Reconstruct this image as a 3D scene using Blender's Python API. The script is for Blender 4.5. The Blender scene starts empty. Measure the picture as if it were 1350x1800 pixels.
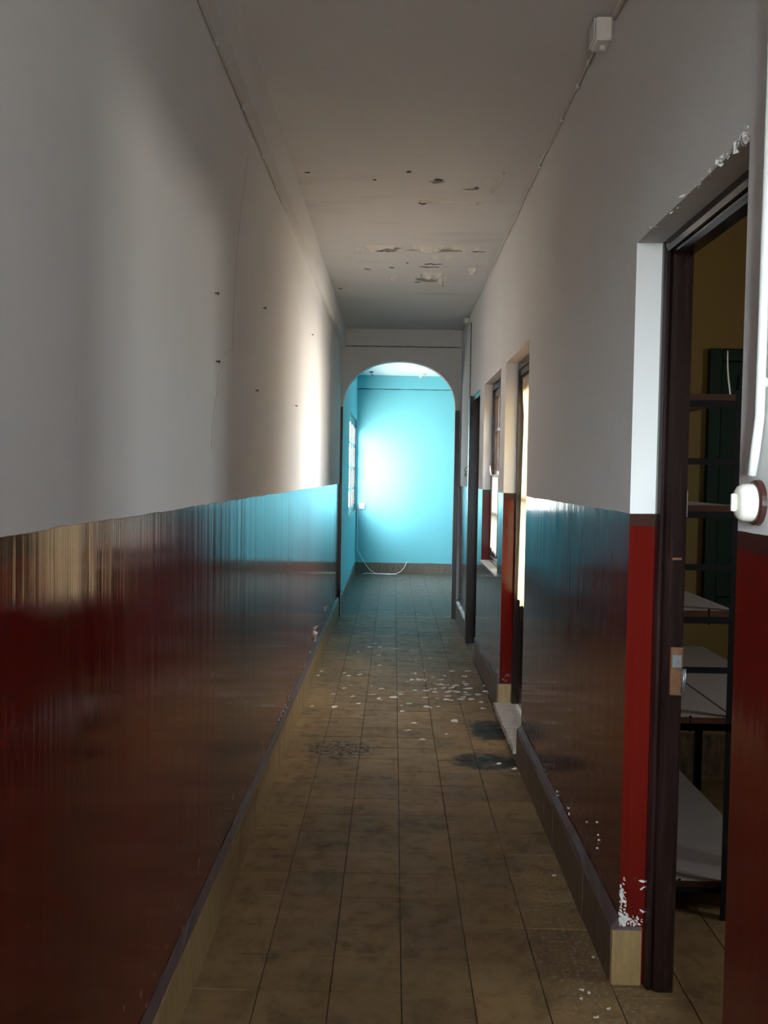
import bpy, bmesh, math, random
from mathutils import Vector, Matrix
import numpy as np

# ------------------------------------------------------------------ camera
CAM_H = 1.444
F_PX, YAW, PITCH, ROLL = 1682.56, -0.0098, 0.0386, 0.0169
_F = Vector((math.sin(YAW)*math.cos(PITCH), math.cos(YAW)*math.cos(PITCH), -math.sin(PITCH)))
_R0 = Vector((math.cos(YAW), -math.sin(YAW), 0)); _U0 = _R0.cross(_F)
_R = _R0*math.cos(ROLL) + _U0*math.sin(ROLL); _U = _U0*math.cos(ROLL) - _R0*math.sin(ROLL)
scene = bpy.context.scene
COL = scene.collection
cam_d = bpy.data.cameras.new('camera'); cam = bpy.data.objects.new('camera', cam_d); COL.objects.link(cam)
cam_d.sensor_fit = 'VERTICAL'; cam_d.sensor_height = 36.0; cam_d.sensor_width = 27.0
cam_d.lens = F_PX/1800*36.0; cam_d.clip_start = .02
cam.matrix_world = Matrix((( _R.x, _U.x, -_F.x, 0), (_R.y, _U.y, -_F.y, 0), (_R.z, _U.z, -_F.z, CAM_H), (0, 0, 0, 1)))
scene.camera = cam

def px(x, y, ax, val):
    """pixel of the 1350x1800 frame -> point on the plane axis=val"""
    d = _F*F_PX + _R*(x-675) - _U*(y-900); o = Vector((0, 0, CAM_H))
    return o + d*((val-o[ax])/d[ax])

# ------------------------------------------------------------------ world, exposure
vs = scene.view_settings
vs.view_transform = 'Standard'; vs.look = 'None'; vs.gamma = 1; vs.use_curve_mapping = False
vs.exposure = 0.0
SKY = 42.0
w = bpy.data.worlds.new('overcast_sky'); scene.world = w; w.use_nodes = True
nt = w.node_tree; nt.nodes.clear()
tc = nt.nodes.new('ShaderNodeTexCoord'); sp = nt.nodes.new('ShaderNodeSeparateXYZ')
mr = nt.nodes.new('ShaderNodeMapRange'); mr.inputs[1].default_value = -.05; mr.inputs[2].default_value = .05
mx = nt.nodes.new('ShaderNodeMix'); mx.data_type = 'RGBA'
mx.inputs[6].default_value = (.92, .83, .74, 1); mx.inputs[7].default_value = (.95, .98, 1.0, 1)
bg = nt.nodes.new('ShaderNodeBackground'); bg.inputs[1].default_value = SKY
wo = nt.nodes.new('ShaderNodeOutputWorld')
nt.links.new(tc.outputs['Generated'], sp.inputs[0]); nt.links.new(sp.outputs[2], mr.inputs[0])
nt.links.new(mr.outputs[0], mx.inputs[0]); nt.links.new(mx.outputs[2], bg.inputs[0]); nt.links.new(bg.outputs[0], wo.inputs[0])
scene.cycles.max_bounces = 10; scene.cycles.diffuse_bounces = 6; scene.cycles.glossy_bounces = 5
scene.cycles.transparent_max_bounces = 16; scene.cycles.sample_clamp_indirect = 8
scene.cycles.caustics_reflective = False; scene.cycles.caustics_refractive = False

SUN_AZ, SUN_EL = math.radians(13), math.radians(9)      # hazy low sun, shining along the corridor
sd = bpy.data.lights.new('hazy_sun', 'SUN'); sd.energy = 25.0; sd.angle = math.radians(23); sd.color = (.84, .94, 1.0)
so_ = bpy.data.objects.new('hazy_sun', sd); COL.objects.link(so_)
so_.rotation_euler = Vector((math.sin(SUN_AZ)*math.cos(SUN_EL), math.cos(SUN_AZ)*math.cos(SUN_EL), -math.sin(SUN_EL))).to_track_quat('-Z', 'Y').to_euler()

def portal(name, loc, rot, sx, sy):
    """marks a real window opening so that the sky's light is sampled through it"""
    d = bpy.data.lights.new(name, 'AREA'); d.shape = 'RECTANGLE'; d.size = sx; d.size_y = sy
    d.cycles.is_portal = True
    o = bpy.data.objects.new(name, d); COL.objects.link(o); o.location = loc; o.rotation_euler = rot
    return o
HP = math.pi/2
# openings (y0, y1, z0, z1) in the long walls, (x0, x1, z0, z1) in the cross walls
D1 = (1.849, 2.693, 0, 2.10); D2 = (4.80, 5.80, 0, 2.13); W1 = (6.07, 7.17, .81, 2.13); D3 = (7.53, 8.29, 0, 2.13)
WF = (11.72, 13.86, .93, 2.225)
WA = (1.5, 2.3, 1.5, 2.0)          # storeroom window
WB = (-.22, .38, 1.25, 2.35)        # window behind the camera
XL, XR, XR2 = -.551, .664, .814
ZC = 2.912
portal('sky_portal_far_window', (-.64, (WF[0]+WF[1])/2, (WF[2]+WF[3])/2), (0, -HP, 0), WF[3]-WF[2], WF[1]-WF[0])
portal('sky_portal_side_window', (.84, (W1[0]+W1[1])/2, (W1[2]+W1[3])/2), (0, HP, 0), W1[3]-W1[2], W1[1]-W1[0])
portal('sky_portal_glazed_door', (.84, (D2[0]+D2[1])/2, (D2[2]+D2[3])/2), (0, HP, 0), D2[3]-D2[2], D2[1]-D2[0])
portal('sky_portal_store_window', (3.38, (WA[0]+WA[1])/2, (WA[2]+WA[3])/2), (0, HP, 0), WA[3]-WA[2], WA[1]-WA[0])
portal('sky_portal_rear_window', ((WB[0]+WB[1])/2, -1.78, (WB[2]+WB[3])/2), (HP, 0, math.pi), WB[1]-WB[0], WB[3]-WB[2])

random.seed(7)
RU = random.uniform
# ------------------------------------------------------------------ materials
class NT:
    def __init__(s, name):
        s.m = bpy.data.materials.new(name); s.m.use_nodes = True
        s.t = s.m.node_tree; s.t.nodes.clear()
        s.out = s.n('ShaderNodeOutputMaterial')
    def n(s, typ, **kw):
        nd = s.t.nodes.new(typ)
        for k, v in kw.items(): setattr(nd, k, v)
        return nd
    def l(s, a, b): s.t.links.new(a, b)
    def val(s, v, inp):
        if isinstance(v, (int, float)): inp.default_value = v
        elif isinstance(v, (tuple, list)): inp.default_value = tuple(v)+((1,) if len(v) == 3 and len(inp.default_value) == 4 else ())
        else: s.l(v, inp)
    def math(s, op, a, b=0, c=0, clamp=False):
        nd = s.n('ShaderNodeMath', operation=op, use_clamp=clamp)
        for i, v in enumerate((a, b, c)): s.val(v, nd.inputs[i])
        return nd.outputs[0]
    def pos(s):
        g = s.n('ShaderNodeNewGeometry'); x = s.n('ShaderNodeSeparateXYZ'); s.l(g.outputs['Position'], x.inputs[0])
        return g.outputs['Position'], x.outputs
    def noise(s, vec, scale, detail=4, rough=.55, sc3=None, dist=0):
        if sc3:
            m = s.n('ShaderNodeVectorMath', operation='MULTIPLY'); s.val(vec, m.inputs[0]); m.inputs[1].default_value = sc3; vec = m.outputs[0]
        nd = s.n('ShaderNodeTexNoise'); s.val(vec, nd.inputs['Vector']); nd.inputs['Scale'].default_value = scale
        nd.inputs['Detail'].default_value = detail; nd.inputs['Roughness'].default_value = rough; nd.inputs['Distortion'].default_value = dist
        return nd.outputs[0]
    def ramp(s, v, a, b, lo=0, hi=1, smooth=True):
        nd = s.n('ShaderNodeMapRange', interpolation_type='SMOOTHSTEP' if smooth else 'LINEAR')
        s.val(v, nd.inputs[0])
        for i, q in enumerate((a, b, lo, hi)): s.val(q, nd.inputs[i+1])
        return nd.outputs[0]
    def mix(s, f, a, b, mode='MIX'):
        nd = s.n('ShaderNodeMix', data_type='RGBA', blend_type=mode)
        s.val(f, nd.inputs[0]); s.val(a, nd.inputs[6]); s.val(b, nd.inputs[7]); return nd.outputs[2]
    def bump(s, h, strength, dist, normal=None):
        nd = s.n('ShaderNodeBump'); nd.inputs['Strength'].default_value = strength; nd.inputs['Distance'].default_value = dist
        s.val(h, nd.inputs['Height'])
        if normal is not None: s.l(normal, nd.inputs['Normal'])
        return nd.outputs[0]
    def bsdf(s, col, rough=.6, normal=None, metal=0, spec=.5, **kw):
        nd = s.n('ShaderNodeBsdfPrincipled'); s.val(col, nd.inputs['Base Color']); s.val(rough, nd.inputs['Roughness'])
        s.val(metal, nd.inputs['Metallic']); s.val(spec, nd.inputs['Specular IOR Level'])
        for k, v in kw.items(): s.val(v, nd.inputs[k])
        if normal is not None: s.l(normal, nd.inputs['Normal'])
        return nd.outputs[0]
    def mixsh(s, f, a, b):
        nd = s.n('ShaderNodeMixShader'); s.val(f, nd.inputs[0]); s.l(a, nd.inputs[1]); s.l(b, nd.inputs[2]); return nd.outputs[0]
    def done(s, sh): s.l(sh, s.out.inputs[0]); return s.m

PLASTER = (.75, .74, .74); RED = (.10, .0065, .0045); BAND = (.045, .019, .015); TEAL = (.15, .495, .575)

def plaster_nodes(t, P, col=PLASTER, mottled=.12):
    n1 = t.noise(P, 1.3, 5); n2 = t.noise(P, 9, 5)
    c = t.mix(t.ramp(n1, .35, .7, 0, mottled), col, tuple(v*.72 for v in col))
    c = t.mix(t.ramp(n2, .5, .75, 0, .10), c, tuple(v*.8 for v in col))
    b = t.bump(t.noise(P, 6, 3), .35, .012); b = t.bump(t.noise(P, 60, 3), .18, .002, b)
    return c, b

def mat_wall_paint():
    t = NT('white_plaster_over_red_gloss'); P, xyz = t.pos()
    c, b = plaster_nodes(t, P)
    up = t.bsdf(c, .75, b, spec=.3)
    # gloss paint, brushed vertically
    st = t.noise(P, 1, 4, .6, sc3=(70, 70, 1.3)); st2 = t.noise(P, 1, 3, .5, sc3=(14, 14, .5)); lump = t.noise(P, 3.2, 3)
    nb = t.bump(lump, .12, .004); nb = t.bump(st2, .30, .004, nb); nb = t.bump(st, .20, .0010, nb)
    ln = t.math('ADD', xyz[2], t.math('MULTIPLY', t.math('SUBTRACT', t.noise(P, 5, 3), .5), .010))
    rc = t.mix(t.ramp(st, .35, .7, 0, .35), RED, tuple(v*.7 for v in RED))
    rc = t.mix(t.ramp(ln, 1.312, 1.314), rc, BAND)
    # worn foot of the paint
    wear = t.math('MULTIPLY', t.ramp(xyz[2], .22, .42, 1, 0), t.ramp(t.noise(P, 22, 6, .65), .56, .66))
    rc = t.mix(t.math('MULTIPLY', wear, .35), rc, (.32, .17, .14))
    rg = t.ramp(st2, .3, .7, .075, .15)
    rg = t.math('ADD', rg, t.math('MULTIPLY', wear, .3))
    lo = t.bsdf(rc, rg, nb, spec=.34)
    return t.done(t.mixsh(t.ramp(ln, 1.3475, 1.3495), lo, up))

def mat_plain(name, col=PLASTER, mottled=.12, rough=.75, spec=.3):
    t = NT(name); P, xyz = t.pos(); c, b = plaster_nodes(t, P, col, mottled)
    return t.done(t.bsdf(c, rough, b, spec=spec))

def mat_ceiling():
    t = NT('ceiling_plaster'); P, xyz = t.pos(); c, b = plaster_nodes(t, P, (.72, .70, .69), .13)
    # grey damp blotches and hairline cracks running across
    s = t.noise(P, 1, 5, .6, sc3=(1.2, 5, 1)); zone = t.math('MULTIPLY', t.ramp(xyz[1], 4.2, 5.0), t.ramp(xyz[1], 7.8, 8.6, 1, 0))
    c = t.mix(t.math('MULTIPLY', t.ramp(s, .52, .72, 0, .28), zone), c, (.36, .33, .31))
    f = t.noise(P, 1, 6, .7, sc3=(6, 26, 1))
    c = t.mix(t.math('MULTIPLY', t.ramp(f, .68, .74, 0, .5), zone), c, (.22, .19, .18))
    b = t.bump(s, .3, .01, b)
    return t.done(t.bsdf(c, .7, b, spec=.3))

def mat_arch_wall():
    t = NT('arch_wall_paint'); P, xyz = t.pos(); c, b = plaster_nodes(t, P)
    c = t.mix(t.ramp(xyz[1], 9.818, 9.822), c, TEAL)
    return t.done(t.bsdf(c, .7, b, spec=.3))

def ell(t, xyz, cx, cy, rx, ry):
    a = t.math('DIVIDE', t.math('SUBTRACT', xyz[0], cx), rx); b = t.math('DIVIDE', t.math('SUBTRACT', xyz[1], cy), ry)
    d = t.math('ADD', t.math('MULTIPLY', a, a), t.math('MULTIPLY', b, b))
    d = t.math('ADD', d, t.math('MULTIPLY', t.math('SUBTRACT', t.noise(t.pos()[0], 9, 5, .7), .5), 2.2))
    return t.ramp(d, .25, .95, 1, 0)

def mat_floor_tile():
    t = NT('cement_floor_tile'); P, xyz = t.pos()
    oi = t.n('ShaderNodeObjectInfo')
    n1 = t.noise(P, 2.2, 6, .6); n2 = t.noise(P, 14, 6, .65); n3 = t.noise(P, 70, 4, .6)
    c = t.mix(t.ramp(n1, .3, .7), (.215, .134, .060), (.31, .203, .098))
    c = t.mix(t.ramp(n2, .45, .75, 0, .45), c, (.075, .050, .028))
    c = t.mix(t.ramp(oi.outputs['Random'], 0, 1, 0, .30), c, (.075, .052, .03))
    c = t.mix(t.ramp(n3, .62, .72, 0, .30), c, (.30, .24, .16))
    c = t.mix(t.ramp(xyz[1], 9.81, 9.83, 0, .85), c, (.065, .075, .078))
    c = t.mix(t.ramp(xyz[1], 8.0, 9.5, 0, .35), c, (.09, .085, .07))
    grit = t.noise(P, 38, 6, .75)
    dark = t.math('MULTIPLY', ell(t, xyz, -.25, 4.97, .22, .20), t.ramp(grit, .47, .55))
    d2 = t.math('MULTIPLY', ell(t, xyz, .56, 5.40, .13, .26), t.ramp(n2, .2, .42))
    d3 = t.math('MULTIPLY', ell(t, xyz, .50, 4.82, .22, .18), t.ramp(n2, .25, .47))
    d4 = t.math('MULTIPLY', ell(t, xyz, .15, 4.98, .45, .10), t.ramp(grit, .56, .66))
    for d, s in ((dark, .95), (d2, .95), (d3, .92), (d4, .7)): c = t.mix(t.math('MULTIPLY', d, s), c, (.012, .011, .010))
    # dusty lime near the right skirting
    du = t.math('MULTIPLY', ell(t, xyz, .60, 3.0, .22, .9), t.ramp(n3, .52, .66)); c = t.mix(t.math('MULTIPLY', du, .4), c, (.42, .40, .37))
    blot = t.noise(P, 5.5, 6, .7)
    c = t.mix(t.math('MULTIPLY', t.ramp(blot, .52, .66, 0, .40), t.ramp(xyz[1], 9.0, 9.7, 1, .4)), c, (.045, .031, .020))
    b = t.bump(n2, .25, .002); b = t.bump(n3, .12, .0006, b)
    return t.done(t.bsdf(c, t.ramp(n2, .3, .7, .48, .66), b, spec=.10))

def mat_base_tile(name, ca, cb):
    t = NT(name); P, xyz = t.pos(); n2 = t.noise(P, 1, 5, .6, sc3=(30, 30, 8)); n3 = t.noise(P, 90, 4)
    c = t.mix(t.ramp(n2, .35, .7), ca, cb); c = t.mix(t.ramp(n3, .6, .7, 0, .4), c, tuple(v*.45 for v in cb))
    return t.done(t.bsdf(c, .42, t.bump(n3, .15, .0008), spec=.45))

def mat_simple(name, col, rough=.5, metal=0, var=.15, scale=20, spec=.5, bump=.1):
    t = NT(name); P, xyz = t.pos(); n = t.noise(P, scale, 4)
    c = t.mix(t.ramp(n, .35, .75, 0, var), col, tuple(v*.5 for v in col))
    return t.done(t.bsdf(c, rough, t.bump(n, bump, .001), metal, spec))

def mat_wood(name, col, rough=.3, axis=2):
    t = NT(name); P, xyz = t.pos(); s = [60, 60, 60]; s[axis] = 3
    n = t.noise(P, 1, 5, .6, sc3=tuple(s)); n2 = t.noise(P, 12, 4)
    c = t.mix(t.ramp(n, .3, .7), col, tuple(v*.45 for v in col)); c = t.mix(t.ramp(n2, .6, .8, 0, .3), c, tuple(min(1, v*2.2) for v in col))
    return t.done(t.bsdf(c, rough, t.bump(n, .25, .0012), spec=.5))

def mat_glass(name='window_glass', tint=(.95, .975, .97, 1)):
    t = NT(name); lw = t.n('ShaderNodeLayerWeight'); lw.inputs[0].default_value = .5
    fr = t.math('ADD', t.math('MULTIPLY', t.math('POWER', lw.outputs['Facing'], 5), .75), .05)
    tr = t.n('ShaderNodeBsdfTransparent'); tr.inputs[0].default_value = tint
    gl = t.n('ShaderNodeBsdfGlossy'); gl.inputs[1].default_value = .03
    return t.done(t.mixsh(fr, tr.outputs[0], gl.outputs[0]))

def mat_cloth(name, col, trans, holes=.0):
    t = NT(name); P, xyz = t.pos()
    wv = t.noise(P, 1, 3, .6, sc3=(260, 260, 160)); n = t.noise(P, 5, 4)
    c = t.mix(t.ramp(wv, .4, .65, 0, .35), col, tuple(v*.6 for v in col)); c = t.mix(t.ramp(n, .5, .8, 0, .25), c, tuple(v*.7 for v in col))
    d = t.n('ShaderNodeBsdfDiffuse'); t.l(c, d.inputs[0]); tl = t.n('ShaderNodeBsdfTranslucent'); t.l(c, tl.inputs[0])
    sh = t.mixsh(trans, d.outputs[0], tl.outputs[0])
    if holes:
        tr = t.n('ShaderNodeBsdfTransparent'); sh = t.mixsh(holes, sh, tr.outputs[0])
    return t.done(sh)

M = {}
M['wall'] = mat_wall_paint()
M['plaster'] = mat_plain('white_plaster')
M['ceiling'] = mat_ceiling()
M['arch'] = mat_arch_wall()
M['teal'] = mat_plain('turquoise_wall_paint', TEAL, .10, .6, .35)
M['paleblue'] = mat_plain('white_ceiling_blue_bounce_tint', (.55, .70, .74), .08)  # white paint; the blue of bounced room light is put into its colour
M['yellow'] = mat_plain('ochre_yellow_wall_paint', (.25, .165, .048), .25, .65)
M['outer'] = mat_plain('rendered_outer_wall', (.60, .56, .48), .2)
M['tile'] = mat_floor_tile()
M['grout'] = mat_simple('dark_grout', (.05, .04, .03), .9)
M['base_l'] = mat_base_tile('beige_skirting_tile', (.30, .21, .10), (.22, .15, .07))
M['base_r'] = mat_base_tile('brown_skirting_tile', (.15, .095, .060), (.10, .062, .043))
M['base_tan'] = mat_base_tile('tan_skirting_tile', (.34, .225, .10), (.25, .16, .07))
M['base_grey'] = mat_base_tile('grey_brown_skirting_tile', (.15, .125, .095), (.10, .08, .062))
M['base_granite'] = mat_base_tile('speckled_granite_skirting', (.22, .14, .08), (.06, .04, .03))
M['bevel'] = mat_simple('painted_mortar', (.085, .058, .060), .5, var=.5, scale=35, bump=.4)
M['brown'] = mat_wood('dark_brown_gloss_wood', (.026, .012, .011), .22)
M['brown_h'] = mat_wood('dark_brown_gloss_wood_level', (.026, .012, .011), .22, 1)
M['darkpaint'] = mat_simple('near_black_brown_paint', (.022, .012, .013), .3)
M['greendoor'] = mat_simple('dark_green_shutter_paint', (.006, .026, .015), .6, var=.3, scale=25, spec=.25)
M['glass'] = mat_glass(); M['greyglass'] = mat_glass('dimmed_far_window_glass', (.60, .61, .62, 1)); M['dimglass'] = mat_glass('dimmed_side_window_glass', (.66, .67, .65, 1))  # both tinted glasses: grey added to cut daylight through far and corridor windows
M['curtain'] = mat_cloth('cream_gauze_cloth', (.88, .77, .58), .50, .05)
M['half'] = mat_cloth('white_net_cloth', (.62, .62, .60), .42, .08)
M['stone'] = mat_simple('worn_marble', (.50, .46, .42), .4, var=.5, scale=14)
M['steel'] = mat_simple('black_angle_iron', (.010, .010, .011), .7, var=.2, spec=.2)
M['board'] = mat_simple('white_melamine', (.46, .40, .37), .45, var=.10, scale=9)
M['edge'] = mat_wood('brown_board_edge', (.10, .035, .014), .45, 0)
M['woodboard'] = mat_wood('plain_board', (.30, .15, .06), .6, 1)
M['cable'] = mat_simple('yellowed_cable_sheath', (.62, .59, .52), .55)
M['cabledark'] = mat_simple('dirty_cable_sheath', (.10, .085, .07), .6)
M['plastic'] = mat_simple('white_plastic', (.80, .80, .78), .4, var=.08)
M['porcelain'] = mat_simple('cream_porcelain', (.86, .82, .72), .15, var=.05)
M['bakelite'] = mat_wood('dark_wood_block', (.06, .018, .014), .3)
M['nail'] = mat_simple('rusty_nail', (.035, .022, .016), .6, .3)
M['rust'] = mat_simple('rusty_hinge_steel', (.22, .10, .045), .6, .3, var=.7, scale=60)
M['metal'] = mat_simple('worn_zinc', (.35, .36, .38), .4, .7, var=.5, scale=60)
M['flake'] = mat_simple('old_paint_flake', (.80, .78, .73), .7, var=.15, scale=40)
M['lime'] = mat_simple('crumbling_lime', (.70, .69, .67), .85, var=.3, scale=60, bump=.5)
M['exposed'] = mat_simple('bare_ceiling_render', (.33, .29, .26), .9, var=.5, scale=30, bump=.5)
M['crack'] = mat_simple('dark_crack_and_shadow', (.03, .024, .02), .95)

# ------------------------------------------------------------------ mesh helpers
class MB:
    def __init__(s): s.v = []; s.f = []
    def add(s, vs_, fs):
        o = len(s.v); s.v += [tuple(v) for v in vs_]; s.f += [tuple(i+o for i in f) for f in fs]; return s
    def box(s, x0, x1, y0, y1, z0, z1, b=0):
        if b <= 0:
            return s.add([(x0,y0,z0),(x1,y0,z0),(x1,y1,z0),(x0,y1,z0),(x0,y0,z1),(x1,y0,z1),(x1,y1,z1),(x0,y1,z1)],
                  [(0,3,2,1),(4,5,6,7),(0,1,5,4),(1,2,6,5),(2,3,7,6),(3,0,4,7)])
        bm = bmesh.new(); bmesh.ops.create_cube(bm, size=1)
        for v in bm.verts: v.co = ((x0+x1)/2+v.co.x*(x1-x0), (y0+y1)/2+v.co.y*(y1-y0), (z0+z1)/2+v.co.z*(z1-z0))
        bmesh.ops.bevel(bm, geom=bm.edges[:], offset=b, segments=1, affect='EDGES')
        bm.verts.index_update(); s.add([v.co[:] for v in bm.verts], [[v.index for v in f.verts] for f in bm.faces]); bm.free(); return s
    def prism(s, poly, axis, a, b):
        """poly: 2-D points in the two other axes (in xyz order), extruded from a to b along axis"""
        n = len(poly)
        def p3(p, t):
            q = list(p); q.insert(axis, t); return tuple(q)
        return s.add([p3(p, a) for p in poly]+[p3(p, b) for p in poly],
              [tuple(range(n))[::-1], tuple(range(n, 2*n))]+[(i, (i+1) % n, n+(i+1) % n, n+i) for i in range(n)])
    def tube(s, pts, r, n=8, cap=True):
        pts = [Vector(p) for p in pts]; o = len(s.v); prev = None
        for i, p in enumerate(pts):
            t = (pts[min(i+1, len(pts)-1)]-pts[max(i-1, 0)]).normalized()
            if prev is None: a = t.orthogonal().normalized()
            else: a = (prev-t*prev.dot(t)).normalized()
            prev = a; b = t.cross(a); rr = r[i] if isinstance(r, (list, tuple)) else r
            for k in range(n):
                q = p+a*math.cos(2*math.pi*k/n)*rr+b*math.sin(2*math.pi*k/n)*rr; s.v.append(tuple(q))
        for i in range(len(pts)-1):
            for k in range(n):
                s.f.append((o+i*n+k, o+i*n+(k+1) % n, o+(i+1)*n+(k+1) % n, o+(i+1)*n+k))
        if cap:
            s.f.append(tuple(o+k for k in range(n))[::-1]); e = o+(len(pts)-1)*n; s.f.append(tuple(e+k for k in range(n)))
        return s
    def mesh(s, name, smooth=False):
        me = bpy.data.meshes.new(name); me.from_pydata(s.v, [], s.f); me.update()
        bm = bmesh.new(); bm.from_mesh(me); bmesh.ops.recalc_face_normals(bm, faces=bm.faces[:]); bm.to_mesh(me); bm.free()
        if smooth:
            for p in me.polygons: p.use_smooth = True
        return me
    def obj(s, name, mat, parent=None, smooth=False, **kw): return link(name, s.mesh(name, smooth), mat, parent, **kw)

def link(name, me, mat, parent=None, label=None, cat=None, group=None, kind=None, loc=None):
    if mat is not None and not me.materials: me.materials.append(M[mat] if isinstance(mat, str) else mat)
    o = bpy.data.objects.new(name, me); COL.objects.link(o)
    if parent is not None: o.parent = parent
    if loc is not None: o.location = loc
    tag(o, label, cat, group, kind); return o
def tag(o, label=None, cat=None, group=None, kind=None):
    if label: o['label'] = label
    if cat: o['category'] = cat
    if group: o['group'] = group
    if kind: o['kind'] = kind
    return o
def empty(name, label, cat, group=None, kind=None, loc=(0, 0, 0)):
    o = bpy.data.objects.new(name, None); COL.objects.link(o); o.location = loc; o.empty_display_size = .1
    return tag(o, label, cat, group, kind)
def struct(name, mb, mat, label, cat, **kw): return mb.obj(name, mat, label=label, cat=cat, kind='structure', **kw)

def wall_cells(axis, a0, a1, u0, u1, z0, z1, holes):
    """solid wall between a0 and a1 on `axis` ('x' or 'y'), running u0..u1, with rectangular holes (u,u,z,z)"""
    us = sorted({u0, u1, *[h[0] for h in holes], *[h[1] for h in holes]}); zs = sorted({z0, z1, *[h[2] for h in holes], *[h[3] for h in holes]})
    def solid(i, j):
        if i < 0 or j < 0 or i >= len(us)-1 or j >= len(zs)-1: return False
        u = (us[i]+us[i+1])/2; z = (zs[j]+zs[j+1])/2
        return not any(h[0] < u < h[1] and h[2] < z < h[3] for h in holes)
    mb = MB()
    def P(a, u, z): return (a, u, z) if axis == 'x' else (u, a, z)
    def q(*p): mb.add(p, [(0, 1, 2, 3)])
    for i in range(len(us)-1):
        for j in range(len(zs)-1):
            if not solid(i, j): continue
            ua, ub, za, zb = us[i], us[i+1], zs[j], zs[j+1]
            q(P(a0,ua,za), P(a0,ub,za), P(a0,ub,zb), P(a0,ua,zb)); q(P(a1,ua,za), P(a1,ua,zb), P(a1,ub,zb), P(a1,ub,za))
            if not solid(i-1, j): q(P(a0,ua,za), P(a0,ua,zb), P(a1,ua,zb), P(a1,ua,za))
            if not solid(i+1, j): q(P(a0,ub,za), P(a1,ub,za), P(a1,ub,zb), P(a0,ub,zb))
            if not solid(i, j-1): q(P(a0,ua,za), P(a1,ua,za), P(a1,ub,za), P(a0,ub,za))
            if not solid(i, j+1): q(P(a0,ua,zb), P(a0,ub,zb), P(a1,ub,zb), P(a1,ua,zb))
    bm = bmesh.new()
    vs_ = [bm.verts.new(v) for v in mb.v]
    for f in mb.f: bm.faces.new([vs_[i] for i in f])
    bmesh.ops.remove_doubles(bm, verts=bm.verts[:], dist=1e-5); bmesh.ops.recalc_face_normals(bm, faces=bm.faces[:])
    bm.verts.index_update(); m2 = MB(); m2.add([v.co[:] for v in bm.verts], [[v.index for v in f.verts] for f in bm.faces]); bm.free()
    return m2

def flake_mesh(name, r, t=.0012, dome=.002, n=8, seed=0):
    rr = random.Random(seed); mb = MB(); top = []; bot = []
    for k in range(n):
        a = 2*math.pi*k/n+rr.uniform(-.25, .25); q = r*rr.uniform(.55, 1.1); lift = rr.uniform(0, dome)
        top.append((math.cos(a)*q, math.sin(a)*q, t+lift)); bot.append((math.cos(a)*q, math.sin(a)*q, lift*.6))
    v = top+bot+[(0, 0, t), (0, 0, 0)]
    f = [(k, (k+1) % n, 2*n) for k in range(n)]+[(n+(k+1) % n, n+k, 2*n+1) for k in range(n)]+[(k, n+k, n+(k+1) % n, (k+1) % n) for k in range(n)]
    return mb.add(v, f).mesh(name)

# ------------------------------------------------------------------ setting: walls, floor, ceiling
YA0, YA1, YB = 9.70, 9.82, 13.985
wall_left = struct('wall_left', wall_cells('x', -.80, XL, -1.9, 9.82, 0, 3.05, []), 'wall',
    'long left corridor wall, white plaster above glossy dark red paint', 'wall')
wall_right = struct('wall_right', wall_cells('x', XR, XR2, -1.9, 9.82, 0, 3.05, [D1, D2, W1, D3]), 'wall',
    'right corridor wall with door and window openings, white above glossy dark red', 'wall')
struct('wall_far_left', wall_cells('x', -.62, XL, 9.82, 14.2, 0, 3.05, [WF]), 'teal', 'turquoise side wall of the far room holding the bright window', 'wall')
struct('wall_far_back', wall_cells('y', YB, 14.2, XL, 3.35, 0, 3.05, []), 'teal', 'turquoise end wall of the far room seen through the arch', 'wall')
struct('wall_far_right', wall_cells('x', 2.6, 2.75, 9.82, YB, 0, 3.05, []), 'teal', 'turquoise right wall of the far room beyond the arch', 'wall')
struct('wall_far_front', wall_cells('y', 9.70, 9.82, XR2, 3.35, 0, 3.05, []), 'arch', 'turquoise wall beside the arch on the far room side', 'wall')
# arch wall: one solid with a flat three-centred arch cut out
def arch_wall():
    xl, xr, zs_, zt = -.525, .609, 2.125, 2.593; cx, rx = (xl+xr)/2, (xr-xl)/2; rz = zt-zs_; N = 40
    inner = [(xl, 0), (xl, zs_)]
    for k in range(1, N):
        a = math.pi*(1-k/N); c, s_ = math.cos(a), math.sin(a); e = 2/2.15
        inner.append((cx+rx*math.copysign(abs(c)**e, c), zs_+rz*abs(s_)**e))
    inner += [(xr, zs_), (xr, 0)]
    outer = []
    for (x, z) in inner:      # matching outer points
        outer.append((x, z))
    mb = MB(); top = ZC+.1; n = len(inner)
    pts_o = [(XL, 0), (XL, zs_)]+[(XL+(XR-XL)*k/N, top) for k in range(1, N)]+[(XR, zs_), (XR, 0)]
    v = []
    for y in (YA0, YA1):
        v += [(x, y, z) for x, z in inner]+[(x, y, z) for x, z in pts_o]
    f = []
    for base in (0, 2*n):
        for k in range(n-1): f.append((base+k, base+k+1, base+n+k+1, base+n+k))
    for k in range(n-1):
        f.append((k, k+1, 2*n+k+1, 2*n+k)); f.append((n+k, n+k+1, 3*n+k+1, 3*n+k))
    f += [(0, n, 3*n, 2*n), (n-1, 2*n-1, 4*n-1, 3*n-1)]
    # upper outer corners
    v += [(XL, YA0, top), (XL, YA1, top), (XR, YA0, top), (XR, YA1, top)]; q = 4*n
    f += [(n+1, n+2, q), (3*n+1, 3*n+2, q+1), (2*n-3, 2*n-2, q+2), (4*n-3, 4*n-2, q+3)]
    return mb.add(v, f)
wall_arch = struct('wall_arch', arch_wall(), 'arch', 'pale wall with a round-topped arch at the corridor end', 'wall')
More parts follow.
